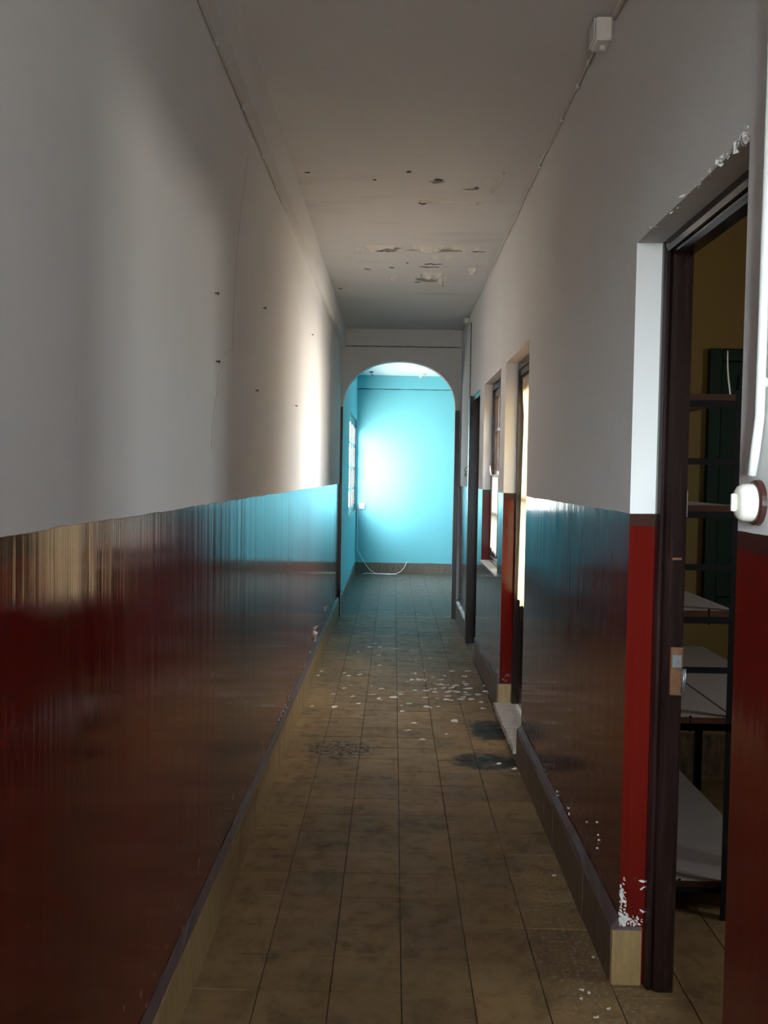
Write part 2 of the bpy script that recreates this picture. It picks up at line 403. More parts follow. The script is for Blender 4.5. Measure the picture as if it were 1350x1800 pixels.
struct('wall_behind', wall_cells('y', -1.9, -1.75, XL, XR, 0, 3.05, [WB]), 'wall', 'corridor end wall behind the viewer with a window', 'wall')
struct('wall_store_end', wall_cells('y', 4.65, 4.80, XR2, 3.35, 0, 3.05, []), 'yellow', 'ochre yellow end wall of the storeroom behind the shelf', 'wall')
struct('wall_store_outer', wall_cells('x', 3.2, 3.35, -1.9, 4.65, 0, 3.05, [WA]), 'yellow', 'ochre yellow outer wall of the storeroom with a window', 'wall')
struct('wall_store_near', wall_cells('y', -1.9, -1.75, XR2, 3.2, 0, 3.05, []), 'yellow', 'ochre yellow near wall of the storeroom', 'wall')
ceiling = struct('ceiling', MB().box(-.80, XR2, -1.9, YA0, ZC, 3.05), 'ceiling', 'white corridor ceiling with peeling paint', 'ceiling')
struct('ceiling_far_room', MB().box(-.80, 2.75, YA1, 14.2, 2.885, 3.05), 'paleblue', 'white ceiling of the far room, blue bounce light painted into its colour', 'ceiling')
struct('ceiling_storeroom', MB().box(XR2, 3.35, -1.9, 4.80, ZC, 3.05), 'plaster', 'plain storeroom ceiling', 'ceiling')
# beam and friezes
struct('trim_1', MB().box(XL, -.509, -1.75, YA0, 2.716, ZC), 'plaster', 'shallow plastered beam along the top of the left corridor wall', 'beam')
def ragged_band(x0, x1, y0, y1, z0, z1, amp, n=40, seed=1):
    r = random.Random(seed); mb = MB(); v = []; f = []
    for k in range(n+1):
        x = x0+(x1-x0)*k/n; z = z0+r.uniform(-amp, amp)
        v += [(x, y0, z), (x, y0, z1), (x, y1, z1), (x, y1, z)]
    for k in range(n):
        a = 4*k
        for i in range(4): f.append((a+i, a+(i+1) % 4, a+4+(i+1) % 4, a+4+i))
    f += [(0, 1, 2, 3), (4*n+3, 4*n+2, 4*n+1, 4*n)]
    return mb.add(v, f)
t2 = struct('trim_2', ragged_band(-.508, .652, 9.688, YA0, 2.742, ZC, .002), 'plaster', 'flat plaster band above the arch with a crack below it', 'frieze')
ragged_band(-.545, .648, 9.6965, YA0, 2.734, 2.741, .0015, 50, 3).obj('crack', 'crack', t2)
t3 = struct('trim_3', ragged_band(XL, 2.6, 13.93, YB, 2.697, 2.885, .003), 'teal', 'turquoise band under the far room ceiling', 'frieze')
ragged_band(XL, 2.6, 13.981, YB, 2.688, 2.696, .002, 70, 4).obj('crack', 'crack', t3)
# dark painted boards on both nibs of the arch
struct('trim_4', MB().box(-.551, -.524, 9.682, 9.699, 0, 2.125, .002), 'darkpaint', 'near-black painted strip left of the arch opening', 'door trim')
struct('trim_5', MB().box(.606, .650, 9.682, 9.699, 0, 2.105, .002), 'darkpaint', 'near-black painted strip right of the arch opening', 'door trim')

# floor slab and tiles
floor = struct('floor', MB().box(-.80, 3.35, -1.9, 14.2, -.15, -.004), 'grout', 'beige-brown square cement tile floor, worn and dirty', 'floor')
TX = [.045+.2*k for k in range(-3, 4)]; TY0 = 2.22
def tile_v(x0, x1, y0, y1, zt, g=.0014):
    b = .0012
    return ([(x0+g,y0+g,-.004),(x1-g,y0+g,-.004),(x1-g,y1-g,-.004),(x0+g,y1-g,-.004),(x0+g,y0+g,zt-b),(x1-g,y0+g,zt-b),(x1-g,y1-g,zt-b),(x0+g,y1-g,zt-b),
             (x0+g+b,y0+g+b,zt),(x1-g-b,y0+g+b,zt),(x1-g-b,y1-g-b,zt),(x0+g+b,y1-g-b,zt)],
            [(0,3,2,1),(8,9,10,11),(0,1,5,4),(1,2,6,5),(2,3,7,6),(3,0,4,7),(4,5,9,8),(5,6,10,9),(6,7,11,10),(7,4,8,11)])
tile_me = MB().add(*tile_v(-.1, .1, -.1, .1, 0)).mesh('tile')
for i in range(6):
    off = RU(-.012, .012)
    for j in range(50):
        o = link('tile', tile_me, 'tile', floor, loc=(TX[i]+.1, TY0+.1+.2*j+off*0+RU(-.0012, .0012), RU(-.0006, .0004)))
        o.rotation_euler = (RU(-.0012, .0012), RU(-.0012, .0012), RU(-.004, .004))
mb = MB()
for i in range(6):
    for j in list(range(-20, 0))+list(range(50, 59)):
        mb.add(*tile_v(TX[i], TX[i+1], TY0+.2*j, TY0+.2*j+.2, RU(-.0006, .0004)))
for j in range(38, 59):
    for i in range(10):
        x0 = .645+.2*i
        if TY0+.2*j >= 9.82 or False: mb.add(*tile_v(x0, x0+.2, TY0+.2*j, TY0+.2*j+.2, RU(-.0006, .0004)))
for j in range(-20, 13):
    for i in range(13): mb.add(*tile_v(.645+.2*i, .845+.2*i, TY0+.2*j, TY0+.2*j+.2, RU(-.0006, .0004)))
mb.obj('more_tiles', 'tile', floor, kind='stuff')

# skirtings: tiles as single pieces, painted mortar bevel above
def baseboard(name, label, mat, axis, at, sgn, u0, u1, thick, h, bevel=.03, z0=0, step=.2):
    """axis 'x': runs along y on the plane x=at, standing proud towards sgn"""
    def mk(a0, a1, ua, ub, za, zb):
        a0, a1 = min(a0, a1), max(a0, a1)
        return (a0, a1, ua, ub, za, zb) if axis == 'x' else (ua, ub, a0, a1, za, zb)
    bv = [(at, z0+h), (at+sgn*thick, z0+h), (at+sgn*thick*.75, z0+h+bevel*.35), (at+sgn*.002, z0+h+bevel), (at, z0+h+bevel)]
    m_ = MB()
    n = max(2, int((u1-u0)/.08)); r = random.Random(name); rows = []
    v = []; f = []
    for k in range(n+1):
        u = u0+(u1-u0)*k/n
        for q, (a, z) in enumerate(bv):
            z += r.uniform(-.004, .004) if q in (2, 3) else 0; a += sgn*r.uniform(-.002, .002) if q == 2 else 0
            v.append((a, u, z) if axis == 'x' else (u, a, z))
    L = len(bv)
    for k in range(n):
        for q in range(L): f.append((k*L+q, k*L+(q+1) % L, (k+1)*L+(q+1) % L, (k+1)*L+q))
    f += [tuple(range(L)), tuple(n*L+q for q in range(L))]
    o = m_.add(v, f).obj(name, 'bevel', label=label, cat='baseboard', kind='structure')
    u = u0
    while u < u1-.01:
        e = min(u+step, u1); j = r.uniform(-.0012, .0012)
        MB().box(*mk(at, at+sgn*(thick+j), u+.0007, e-.0007, z0, z0+h), b=.0012).obj('tile', mat, o); u = e
    return o
baseboard('baseboard_left', 'beige tile skirting along the left corridor wall', 'base_l', 'x', XL, 1, .62, 9.68, .015, .172)
baseboard('baseboard_right', 'brown tile skirting on the right wall beside the storeroom doorway', 'base_r', 'x', XR, -1, 2.693, 4.795, .023, .165)
baseboard('baseboard_right_middle', 'brown tile skirting under the corridor window on the right', 'base_r', 'x', XR, -1, 5.86, 7.50, .010, .165, .02)
baseboard('baseboard_right_far', 'greyish tile skirting between the far side door and the arch', 'base_grey', 'x', XR, -1, 8.40, 9.68, .023, .172)
baseboard('baseboard_right_near', 'brown tile skirting on the near right wall under the porcelain switch', 'base_r', 'x', XR, -1, -.5, 1.849, .023, .165)
baseboard('baseboard_jamb', 'single tan tile at the foot of the storeroom door reveal', 'base_tan', 'y', 2.693, -1, .643, .729, .008, .160, .008)
baseboard('baseboard_glazed_door', 'tan tile at the foot of the red reveal above the stone threshold', 'base_tan', 'y', 5.80, -1, .655, .735, .008, .115, .004, .068)
baseboard('baseboard_far_back', 'grey-brown tile skirting along the turquoise end wall', 'base_grey', 'y', YB, -1, XL, 2.6, .015, .155, .006)
baseboard('baseboard_far_left', 'grey-brown tile skirting under the far room window', 'base_grey', 'x', XL, 1, 9.83, 13.96, .012, .155, .006)
baseboard('baseboard_store_end', 'speckled granite skirting on the ochre storeroom wall', 'base_granite', 'y', 4.65, -1, XR2, 3.19, .015, .20, .004)

# ------------------------------------------------------------------ door 1: frame of the storeroom doorway
door1 = empty('door_1', 'dark brown glossy wooden door frame of the storeroom doorway, no leaf', 'door frame', kind='structure', loc=(.77, 2.27, 0))
def local(mb, o):
    l = o.location; mb.v = [(a-l.x, b-l.y, c-l.z) for a, b, c in mb.v]; return mb
def post_profile(y, s):   # plan of a rebated frame post; s = direction into the opening
    return [(.735, y), (.735, y+s*.018), (.741, y+s*.030), (.749, y+s*.030), (.753, y+s*.024), (.757, y+s*.034), (.768, y+s*.042), (.806, y+s*.042), (.812, y+s*.036), (.812, y)]
local(MB().prism(post_profile(2.693, -1), 2, 0, 2.10), door1).obj('jamb_post', 'brown', door1)
local(MB().prism(post_profile(1.849, 1), 2, 0, 2.10), door1).obj('jamb_post', 'brown', door1)
hp = [(.735, 2.10), (.735, 2.082), (.741, 2.070), (.749, 2.070), (.753, 2.076), (.757, 2.066), (.768, 2.058), (.806, 2.058), (.812, 2.064), (.812, 2.10)]
local(MB().prism([(a, b) for a, b in hp], 1, 1.885, 2.657), door1).obj('head_rail', 'brown_h', door1)
for z in (.845,):
    hg = local(MB().box(.776, .811, 2.646, 2.653, z, z+.135, .002), door1).obj('hinge', 'rust', door1)
    local(MB().tube([(.813, 2.645, z+.01), (.813, 2.645, z+.075)], .007), door1).obj('hinge_pin', 'metal', hg, smooth=True)
    local(MB().box(.780, .806, 2.643, 2.648, z+.078, z+.115, .001), door1).obj('hinge_plate', 'metal', hg)
local(MB().box(.775, .800, 2.649, 2.652, 1.223, 1.229), door1).obj('latch_notch', 'rust', door1)

# ------------------------------------------------------------------ door 2: glazed door with curtain, stone threshold
door2 = empty('door_2', 'dark wooden glazed door behind the cream curtain', 'door', kind='structure', loc=(.79, 5.3, .07))
def dbox(parent, name, mat, *a, b=.002): return local(MB().box(*a, b=b), parent).obj(name, mat, parent)
def pane(parent, x, ya, yb, za, zb, mat='glass'):
    return local(MB().add([(x, ya, za), (x, yb, za), (x, yb, zb), (x, ya, zb)], [(0, 1, 2, 3)]), parent).obj('pane', mat, parent)
y0, y1 = D2[0], D2[1]
dbox(door2, 'jamb_post', 'brown', .735, .812, y1-.045, y1, .072, 2.13); dbox(door2, 'jamb_post', 'brown', .735, .812, y0, y0+.045, .072, 2.13)
dbox(door2, 'head_rail', 'brown_h', .735, .812, y0+.045, y1-.045, 2.085, 2.13)
dbox(door2, 'head_moulding', 'brown_h', .742, .812, y0+.045, y1-.045, 2.045, 2.084)
for k, (a, b) in enumerate(((y0+.047, 5.298), (5.302, y1-.047))):
    lf = dbox(door2, 'door_leaf', 'brown', .768, .800, a, a+.07, .080, 2.04)
    for (p, q, r_, s_) in ((b-.07, b, .080, 2.04), (a+.07, b-.07, .080, .20), (a+.07, b-.07, .60, .70), (a+.07, b-.07, 1.95, 2.04), (a+.07, b-.07, 1.30, 1.34)):
        dbox(door2, 'rail', 'brown', .768, .800, p, q, r_, s_)
    dbox(door2, 'lower_panel', 'brown', .776, .792, a+.07, b-.07, .20, .60)
    for z in (.70, 1.34): pane(door2, .784, a+.07, b-.07, z, 1.30 if z < 1 else 1.95)
th = empty('door_threshold', 'raised worn marble threshold under the curtained door', 'threshold', loc=(.72, 5.3, 0))
def slab(y0, y1, name):
    r = random.Random(name); n = 12; v = []; f = []
    for k in range(n+1):
        y = y0+(y1-y0)*k/n; e = .628+r.uniform(-.004, .004)
        v += [(e, y, .044), (e+.004, y, .069), (.81, y, .071), (.81, y, .044)]
    for k in range(n):
        for i in range(4): f.append((4*k+i, 4*k+(i+1) % 4, 4*k+4+(i+1) % 4, 4*k+4+i))
    f += [(0, 1, 2, 3), (4*n+3, 4*n+2, 4*n+1, 4*n)]
    return local(MB().add(v, f), th).obj('slab', 'stone', th)
slab(4.803, 5.06, 'a'); slab(5.066, 5.19, 'b'); slab(5.196, 5.797, 'c')
for k in range(5): dbox(th, 'riser_tile', 'base_r', .640, .80, 4.804+.1985*k, 5.001+.1985*k, .0, .043, b=.001)

def cloth(name, mat, label, ya, yb, za, zb, x, amp, nf, edge=None, ny=60, nz=50, seed=3, xf=None):
    r = random.Random(seed); ph = [r.uniform(0, 6.28) for _ in range(6)]; v = []; f = []
    for j in range(nz+1):
        t = j/nz; z = za+(zb-za)*t
        lo, hi = (edge(t) if edge else (ya, yb))
        for i in range(ny+1):
            u = i/ny; y = lo+(hi-lo)*u
            a = amp*(.45+.55*(1-t))*(1 if t < .93 else .6)
            dx = a*(math.sin(u*nf*6.28+ph[0]+.7*math.sin(t*3+ph[1]))+.35*math.sin(u*nf*2.3*6.28+ph[2]+t*2))
            zz = z+(.014*math.sin(u*9+ph[3])+.010*math.sin(u*31+ph[4]) if j == 0 else 0)
            v.append(((x+dx) if xf is None else x+dx+xf(u, t), y, zz))
    for j in range(nz):
        for i in range(ny):
            a = j*(ny+1)+i; f.append((a, a+1, a+ny+2, a+ny+1))
    o = MB().add(v, f).obj(name, mat, smooth=True, label=label, cat='curtain')
    md = o.modifiers.new('thickness', 'SOLIDIFY'); md.thickness = .0012; md.offset = 0
    return o
def c_edge(t):
    z = .72+(2.03-.72)*t
    hi = 5.715 if z > 1.97 else (5.715-.10*(1.97-z)/.17 if z > 1.80 else 5.615+.05*(1.80-z))
    return 4.86, hi
cloth('door_curtain', 'curtain', 'long cream gauze curtain hanging over the glazed side door', 4.86, 5.66, .72, 2.03, .752, .009, 8, c_edge)
rod = empty('curtain_rod', 'thin rod carrying the cream door curtain', 'curtain rod', loc=(.752, 5.3, 2.03))
local(MB().tube([(.752, 4.853, 2.038), (.752, 5.748, 2.038)], .004, 8), rod).obj('rod', 'nail', rod, smooth=True)
for yy in (4.847, 5.751): local(MB().box(.746, .758, yy-.004, yy+.004, 2.024, 2.044, .001), rod).obj('bracket', 'nail', rod)

# ------------------------------------------------------------------ window 1 (right wall) and its half curtain
win1 = empty('window_1', 'dark brown wooden corridor window with panes in the right wall', 'window', kind='structure', loc=(.76, 6.62, .81))
y0, y1, z0, z1 = W1
dbox(win1, 'window_sill', 'stone', .652, .735, y0+.001, y1-.001, z0-.001, z0+.012)
dbox(win1, 'frame_post', 'brown', .722, .80, y1-.05, y1, z0+.012, z1); dbox(win1, 'frame_post', 'brown', .722, .80, y0, y0+.05, z0+.012, z1)
dbox(win1, 'frame_head', 'brown_h', .722, .80, y0+.05, y1-.05, z1-.05, z1); dbox(win1, 'frame_sill', 'brown_h', .722, .80, y0+.05, y1-.05, z0+.012, z0+.05)
ym = (y0+y1)/2
for (a, b) in ((y0+.05, ym), (ym, y1-.05)):
    sa = dbox(win1, 'sash_stile', 'brown', .735, .765, a, a+.045, z0+.05, z1-.05); dbox(win1, 'sash_stile', 'brown', .735, .765, b-.045, b, z0+.05, z1-.05)
    for zz, hh in ((z0+.05, .05), (1.165, .025), (1.46, .03), (1.77, .025), (z1-.10, .05)):
        dbox(win1, 'glazing_bar', 'brown_h', .735, .765, a+.045, b-.045, zz, zz+hh)
    for (p, q) in ((z0+.10, 1.165), (1.19, 1.46), (1.49, 1.77), (1.795, z1-.10)):
        pane(win1, .750, a+.045, b-.045, p, q, 'dimglass')
cloth('half_curtain', 'half', 'white net half curtain over the lower panes of the corridor window', y0+.09, y1-.06, .90, 1.45, .724, .006, 9, None, 50, 20, 5)
rod = empty('half_curtain_rod', 'white rod holding the half curtain on the corridor window', 'curtain rod', loc=(.722, 6.62, 1.45))
local(MB().tube([(.722, y0+.055, 1.452), (.722, y1-.055, 1.452)], .006, 8), rod).obj('rod', 'plastic', rod, smooth=True)
local(MB().tube([(.722, y1-.075, 1.452), (.712, y1-.085, 1.47), (.712, y1-.045, 1.525)], .006, 6), rod).obj('hook', 'plastic', rod, smooth=True)

# ------------------------------------------------------------------ door 3: closed dark door near the arch
door3 = empty('door_3', 'dark brown closed side door near the arch', 'door', kind='structure', loc=(.74, 7.91, 0))
y0, y1 = D3[0], D3[1]
dbox(door3, 'jamb_post', 'brown', .640, .80, y1-.04, y1+.0, .0, 2.13); dbox(door3, 'jamb_post', 'brown', .668, .80, y0, y0+.04, .0, 2.13)
dbox(door3, 'head_rail', 'brown_h', .668, .80, y0+.04, y1-.04, 2.09, 2.13)
dbox(door3, 'casing', 'brown', .642, .663, y1-.02, y1+.085, 0, 2.135)
for (a, b) in ((y0+.042, 7.908), (7.912, y1-.042)):
    dbox(door3, 'door_leaf', 'brown', .735, .765, a, b, .01, 2.085)
    for z in (.15, .80, 1.45): dbox(door3, 'raised_panel', 'brown', .727, .736, a+.06, b-.06, z, z+.55, b=.004)

# ------------------------------------------------------------------ far room window
win2 = empty('window_2', 'bright window with dark glazing bars in the turquoise far room', 'window', kind='structure', loc=(-.60, 12.76, .93))
y0, y1, z0, z1 = WF
for a in (y0, y1-.04): dbox(win2, 'frame_post', 'brown', -.600, -.562, a, a+.04, z0, z1)
dbox(win2, 'frame_head', 'brown_h', -.605, -.560, y0+.05, y1-.05, z1-.06, z1); dbox(win2, 'frame_sill', 'brown_h', -.605, -.560, y0+.05, y1-.05, z0, z0+.05)
nl = 2; wl = (y1-y0-.10)/nl
for k in range(nl):
    a = y0+.05+wl*k; b = a+wl
    for p in (a, b-.035): dbox(win2, 'sash_stile', 'brown', -.588, -.566, p, p+.035, z0+.05, z1-.06)
    rows = [z0+.05, 1.24, 1.52, 1.84, z1-.11]
    for zz in rows: dbox(win2, 'glazing_bar', 'brown_h', -.588, -.566, a+.035, b-.035, zz, zz+(.05 if zz in (rows[0], rows[-1]) else .03))
    for i in range(4):
        pane(win2, -.577, a+.035, b-.035, rows[i]+(.05 if i == 0 else .03), rows[i+1], 'greyglass')
dbox(win2, 'window_sill', 'stone', -.62, -.545, y0+.002, y1-.002, z0-.02, z0-.001)
# plain windows that are out of sight
for nm, lb, hx, ax in (('window_3', 'storeroom window in the outer wall', WA, 'x'), ('window_4', 'small window behind the viewer at the corridor end', WB, 'y')):
    wn = empty(nm, lb, 'window', kind='structure', loc=(3.27, 1.0, 1.0) if ax == 'x' else (.1, -1.82, 1.15))
    a, b, c, d = hx; um = (a+b)/2
    for (u0, u1, q0, q1) in ((a, a+.05, c, d), (b-.05, b, c, d), (a+.05, b-.05, c, c+.05), (a+.05, b-.05, d-.05, d), (um-.03, um+.03, c+.05, d-.05)):
        dbox(wn, 'frame_bar', 'brown', *((3.25, 3.30) if ax == 'x' else (u0, u1)), *((u0, u1) if ax == 'x' else (-1.85, -1.80)), q0, q1)
    for (u0, u1) in ((a+.05, um-.03), (um+.03, b-.05)):
        dbox(wn, 'pane', 'glass', *((3.273, 3.277) if ax == 'x' else (u0, u1)), *((u0, u1) if ax == 'x' else (-1.827, -1.823)), c+.05, d-.05, b=0)

# ------------------------------------------------------------------ green shutters in the storeroom
win5 = empty('window_5', 'dark green panelled window shutters on the ochre wall behind the shelf', 'shutters', kind='structure', loc=(1.95, 4.63, .83))
for a in (1.50, 2.34): dbox(win5, 'frame_post', 'greendoor', a, a+.06, 4.612, 4.649, .83, 2.075, b=.004)
dbox(win5, 'frame_head', 'greendoor', 1.56, 2.34, 4.612, 4.649, 2.015, 2.075, b=.004); dbox(win5, 'frame_sill', 'greendoor', 1.56, 2.34, 4.612, 4.649, .83, .88, b=.004)
for (a, b) in ((1.563, 1.948), (1.952, 2.337)):
    dbox(win5, 'shutter_leaf', 'greendoor', a, b, 4.625, 4.645, .883, 2.012)
    for (p, q) in ((.95, 1.40), (1.50, 1.95)):
        dbox(win5, 'raised_panel', 'greendoor', a+.075, b-.075, 4.614, 4.626, p, q, b=.006)

# ------------------------------------------------------------------ storeroom shelf
sh = empty('storage_shelf', 'black steel shelf with brown-edged white boards seen through the storeroom doorway', 'shelf', loc=(1.1, 3.75, 0))
SY0, SY1 = 3.10, 4.45
def angle(x, y, sx, sy, h):
    t, w_ = .003, .030
    mb = MB().box(*sorted((x, x+sx*w_)), *sorted((y, y+sy*t)), 0, h); mb.box(*sorted((x, x+sx*t)), *sorted((y+sy*t, y+sy*w_)), 0, h)
    return local(mb, sh).obj('upright', 'steel', sh)
for (x, y, sx, sy) in ((.845, SY0, 1, 1), (1.125, SY0, -1, 1), (.845, SY1, 1, -1), (1.125, SY1, -1, -1)): angle(x, y, sx, sy, 1.735)
for (x, y, sx, sy) in ((1.455, SY0, -1, 1), (1.455, SY1, -1, -1)): angle(x, y, sx, sy, .655)
def rail(z, x1=1.125, hgt=.022):
    dbox(sh, 'end_rail', 'steel', .845, x1, SY0-.004, SY0, z-hgt, z, b=0); dbox(sh, 'end_rail', 'steel', .845, x1, SY1, SY1+.004, z-hgt, z, b=0)
def board(z, mat, x0=.850, x1=1.121, y0=SY0+.004, y1=SY1-.004, edge=True, t=.020):
    b = dbox(sh, 'board', mat, x0, x1, y0, y1, z-t, z)
    if edge: dbox(sh, 'edge_strip', 'edge', x0, x1, y0-.0035, y0-.0005, z-t, z, b=0).parent = b
    return b
for o_, z in (('woodboard', 1.722), ('board', 1.364), ('board', 1.022), ('board', .672)):
    bb = board(z, o_)
    rail(z-.020)
    bb_ = [c for c in sh.children]
for z in (1.515, 1.173, .838): rail(z, hgt=.020)
board(.672, 'board', 1.128, 1.452, edge=True); rail(.652, 1.455)
board(.118, 'board', .850, 1.330, SY0+.034, SY1-.034); dbox(sh, 'end_rail', 'steel', .850, 1.330, SY0+.0305, SY0+.0335, .080, .097, b=0)
for z in (.30,): pass
for (x, y, z) in ((1.03, 3.103, 1.036), (.98, 3.103, .685), (.97, 3.135, .131)):
    local(MB().tube([(x, y, z-.060), (x, y, z-.008)], .004, 6), sh).obj('bolt', 'steel', sh)
# edge strips were built in shelf space: keep their place under the boards
# thin white strip leaning on the top board
v = []; f = []; n = 10
for k in range(n+1):
    t = k/n; z = 1.7225+.150*t; x = 1.098-.006*t-.004*math.sin(t*3.0); wd = .0055*(1-t*.35) if t < .92 else .0025
    v += [(x-wd/2, 3.16+.02*t, z), (x+wd/2, 3.16+.02*t, z), (x+wd/2, 3.1615+.02*t, z), (x-wd/2, 3.1615+.02*t, z)]
for k in range(n):
    for i in range(4): f.append((4*k+i, 4*k+(i+1) % 4, 4*k+4+(i+1) % 4, 4*k+4+i))
f += [(0, 1, 2, 3), (4*n+3, 4*n+2, 4*n+1, 4*n)]
MB().add(v, f).obj('plastic_strip', 'plastic', label='thin white strip standing upright on the top shelf board', cat='strip')
# white clip at the edge of the second board
MB().prism([(3.085, 1.325), (3.094, 1.325), (3.094, 1.405), (3.088, 1.412), (3.085, 1.40)], 0, .915, .945).obj('paper_tag', 'plastic', label='small white tag on the end of the second shelf board', cat='tag')

# ------------------------------------------------------------------ electrics
def clip_mesh():
    return MB().box(-.006, .006, -.010, .010, -.009, .009, b=.003).mesh('clip')
CLIP = clip_mesh()
def cable(name, label, pts, r, mat, clips=(), n=6, clipmat='plastic', cat='cable'):
    o = empty(name, label, cat, loc=pts[0])
    local(MB().tube(pts, r, n), o).obj('sheath', mat, o, smooth=True)
    for p in clips:
        c = bpy.data.objects.new('clip', CLIP); COL.objects.link(c); c.parent = o; c.location = Vector(p)-o.location
        if not CLIP.materials: CLIP.materials.append(M[clipmat])
    return o
r = random.Random(4)
pts = [(XL+.006, -1.6+.35*k, 2.709+r.uniform(-.003, .001)) for k in range(19)]
cable('wall_cable', 'old cable clipped under the beam along the left wall', pts, .0045, 'cable', [(XL+.006, y, 2.709) for y in (2.05, 2.47, 2.86, 3.36, 3.86, 4.30)])
# right: from near junction box along the ceiling corner to the far box
pts = []; y = 3.16
while y < 8.75: pts.append((XR-.007+r.uniform(-.004, .001), y, ZC-.012+r.uniform(-.012, .004))); y += .22
pts.append((XR-.006, 8.78, ZC-.02))
cable('ceiling_cable', 'yellowed cable clipped along the right ceiling corner between two boxes', pts, .0045, 'cable',
      [(XR-.007, y, ZC-.013) for y in (3.42, 3.62, 3.95, 4.55, 4.85, 5.75, 6.75, 7.45)])
pts = [(XR-.007, -1.6+.4*k, ZC-.05) for k in range(11)]+[(XR-.008, 3.02, ZC-.05)]
cable('feed_cable', 'cable entering the near junction box at the ceiling from the viewer side', pts, .0045, 'cable', [(XR-.007, 2.85, ZC-.062)])
def jbox(name, label, y, z, s):
    o = empty(name, label, 'junction box', loc=(XR, y, z))
    MB().box(-.052, 0, -s, s, -s*.8, s*.8, b=.005).obj('box', 'plastic', o)
    MB().box(-.058, -.0525, -s*.92, s*.92, -s*.73, s*.73, b=.003).obj('lid', 'plastic', o)
    MB().tube([(-.022, 0, -s*.8-.012), (-.022, 0, -s*.8+.002)], .010, 8).obj('cable_gland', 'plastic', o, smooth=True)
    return o
jbox('junction_box', 'white square junction box high on the right wall near the viewer', 3.12, 2.862, .046)
jbox('junction_box', 'small white junction box at the ceiling near the arch', 8.82, 2.865, .034)
# drop cable and broken switch by the arch
pts = [(XR-.006, 8.50+.012*math.sin(k*1.3), 2.80-.13*k) for k in range(10)]+[(XR-.008, 8.51, 1.56)]
cable('drop_cable', 'thin cable dropping down the right wall beside the far door', pts, .004, 'cabledark')
sw = empty('broken_switch', 'broken switch hanging at the cable end beside the far door', 'switch', loc=(XR, 8.51, 1.49))
MB().box(-.012, 0, -.030, .030, -.05, .05, b=.004).obj('back_plate', 'cabledark', sw)
MB().tube([(-.030, 0, -.012), (-.012, 0, -.012)], .016, 10).obj('rocker', 'plastic', sw, smooth=True)
MB().tube([(-.010, .012, .045), (-.035, .022, .02), (-.030, .03, -.05)], .003, 6).obj('loose_wire', 'nail', sw, smooth=True)
# vertical conduit and porcelain switch on the near right wall
pts = [(XR-.012, 1.722+.0015*math.sin(k*.7), 2.91-.115*k) for k in range(12)]+[(XR-.012, 1.724, 1.56), (XR-.014, 1.734, 1.50), (XR-.015, 1.744, 1.455)]
cable('switch_conduit', 'white tube running down the near right wall to the porcelain switch', pts, .0085, 'plastic',
      [(XR-.008, 1.722, 2.42), (XR-.008, 1.723, 1.62)], 10, cat='conduit')
s2 = empty('porcelain_switch', 'round cream porcelain switch on a dark wooden disc', 'switch', loc=(XR, 1.748, 1.405))
def disc(x0, x1, r0, r1, n=28, bev=.003):
    return MB().tube([(x0, 0, 0), (x0-bev*.0001, 0, 0), (x1+bev, 0, 0), (x1, 0, 0)], [r0, r0, r1, r1-bev], n)
disc(0, -.012, .042, .041).obj('wooden_disc', 'bakelite', s2, smooth=False)
MB().tube([(-.012, 0, 0), (-.014, 0, 0), (-.030, 0, 0), (-.037, 0, 0), (-.041, 0, 0)], [.034, .035, .034, .030, .022], 28).obj('porcelain_cap', 'porcelain', s2, smooth=True)
MB().box(-.050, -.041, -.004, .004, -.016, .016, b=.0015).obj('toggle', 'porcelain', s2)
MB().tube([(-.043, .012, .002), (-.0405, .012, .002)], .003, 8).obj('screw', 'nail', s2)
# socket and cable in the far room
so = empty('wall_socket', 'small grey socket box on the turquoise end wall beside the window', 'socket', loc=(-.46, YB, .985))
MB().box(-.045, .045, -.03, 0, -.045, .045, b=.004).obj('box', 'metal', so)
MB().box(-.028, .028, -.036, -.0305, -.028, .028, b=.002).obj('cover', 'plastic', so)
pts = [(-.520, YB-.02, .93), (-.522, YB-.02, .6), (-.52, YB-.022, .35)]
for k in range(1, 9):
    t = k/8; pts.append((-.52+.30*t, YB-.03-.02*t, .35-.345*math.sin(t*HP)))
pts += [(-.10, YB-.06, .006), (-.02, YB-.08, .006), (.06, YB-.07, .008), (.13, YB-.05, .05), (.18, YB-.035, .11), (.212, YB-.03, .19)]
cable('loose_cable', 'loose white cable hanging in a loop at the foot of the turquoise wall', pts, .005, 'plastic')
pts = [(-.43, YB-.12, .006), (-.38, YB-.06, .008), (-.25, YB-.09, .006), (-.05, YB-.14, .006), (.06, YB-.10, .006)]
cable('floor_cable', 'short white cable end lying flat on the far room floor', pts, .005, 'plastic')
# hooks in the far ceiling
for (x, y, lb, m_) in ((653, 653, 'small dark hook in the far room ceiling, the left one', 'nail'), (746, 660, 'small pale lamp hook in the far room ceiling, the right one', 'cable')):
    p = px(x, y, 2, 2.885); y_ = min(p.y, 13.6); o = empty('ceiling_hook', lb, 'hook', loc=(p.x*y_/p.y, y_, 2.885))
    MB().tube([(0, 0, 0), (0, 0, -.012)], .030, 12).obj('rose', m_, o)
    MB().tube([(0, 0, -.012), (0, 0, -.04), (.012, 0, -.055), (.022, 0, -.045)], .005, 6).obj('hook', m_, o, smooth=True)
p = px(740, 659, 1, 13.929)
link('plaster_patch', flake_mesh('plaster_patch', .045, .004, .006, 9, 5), 'flake', label='white bare patch on the turquoise band at the far ceiling', cat='patch', loc=(p.x, 13.9295, p.z)).rotation_euler = (HP, 0, 0)
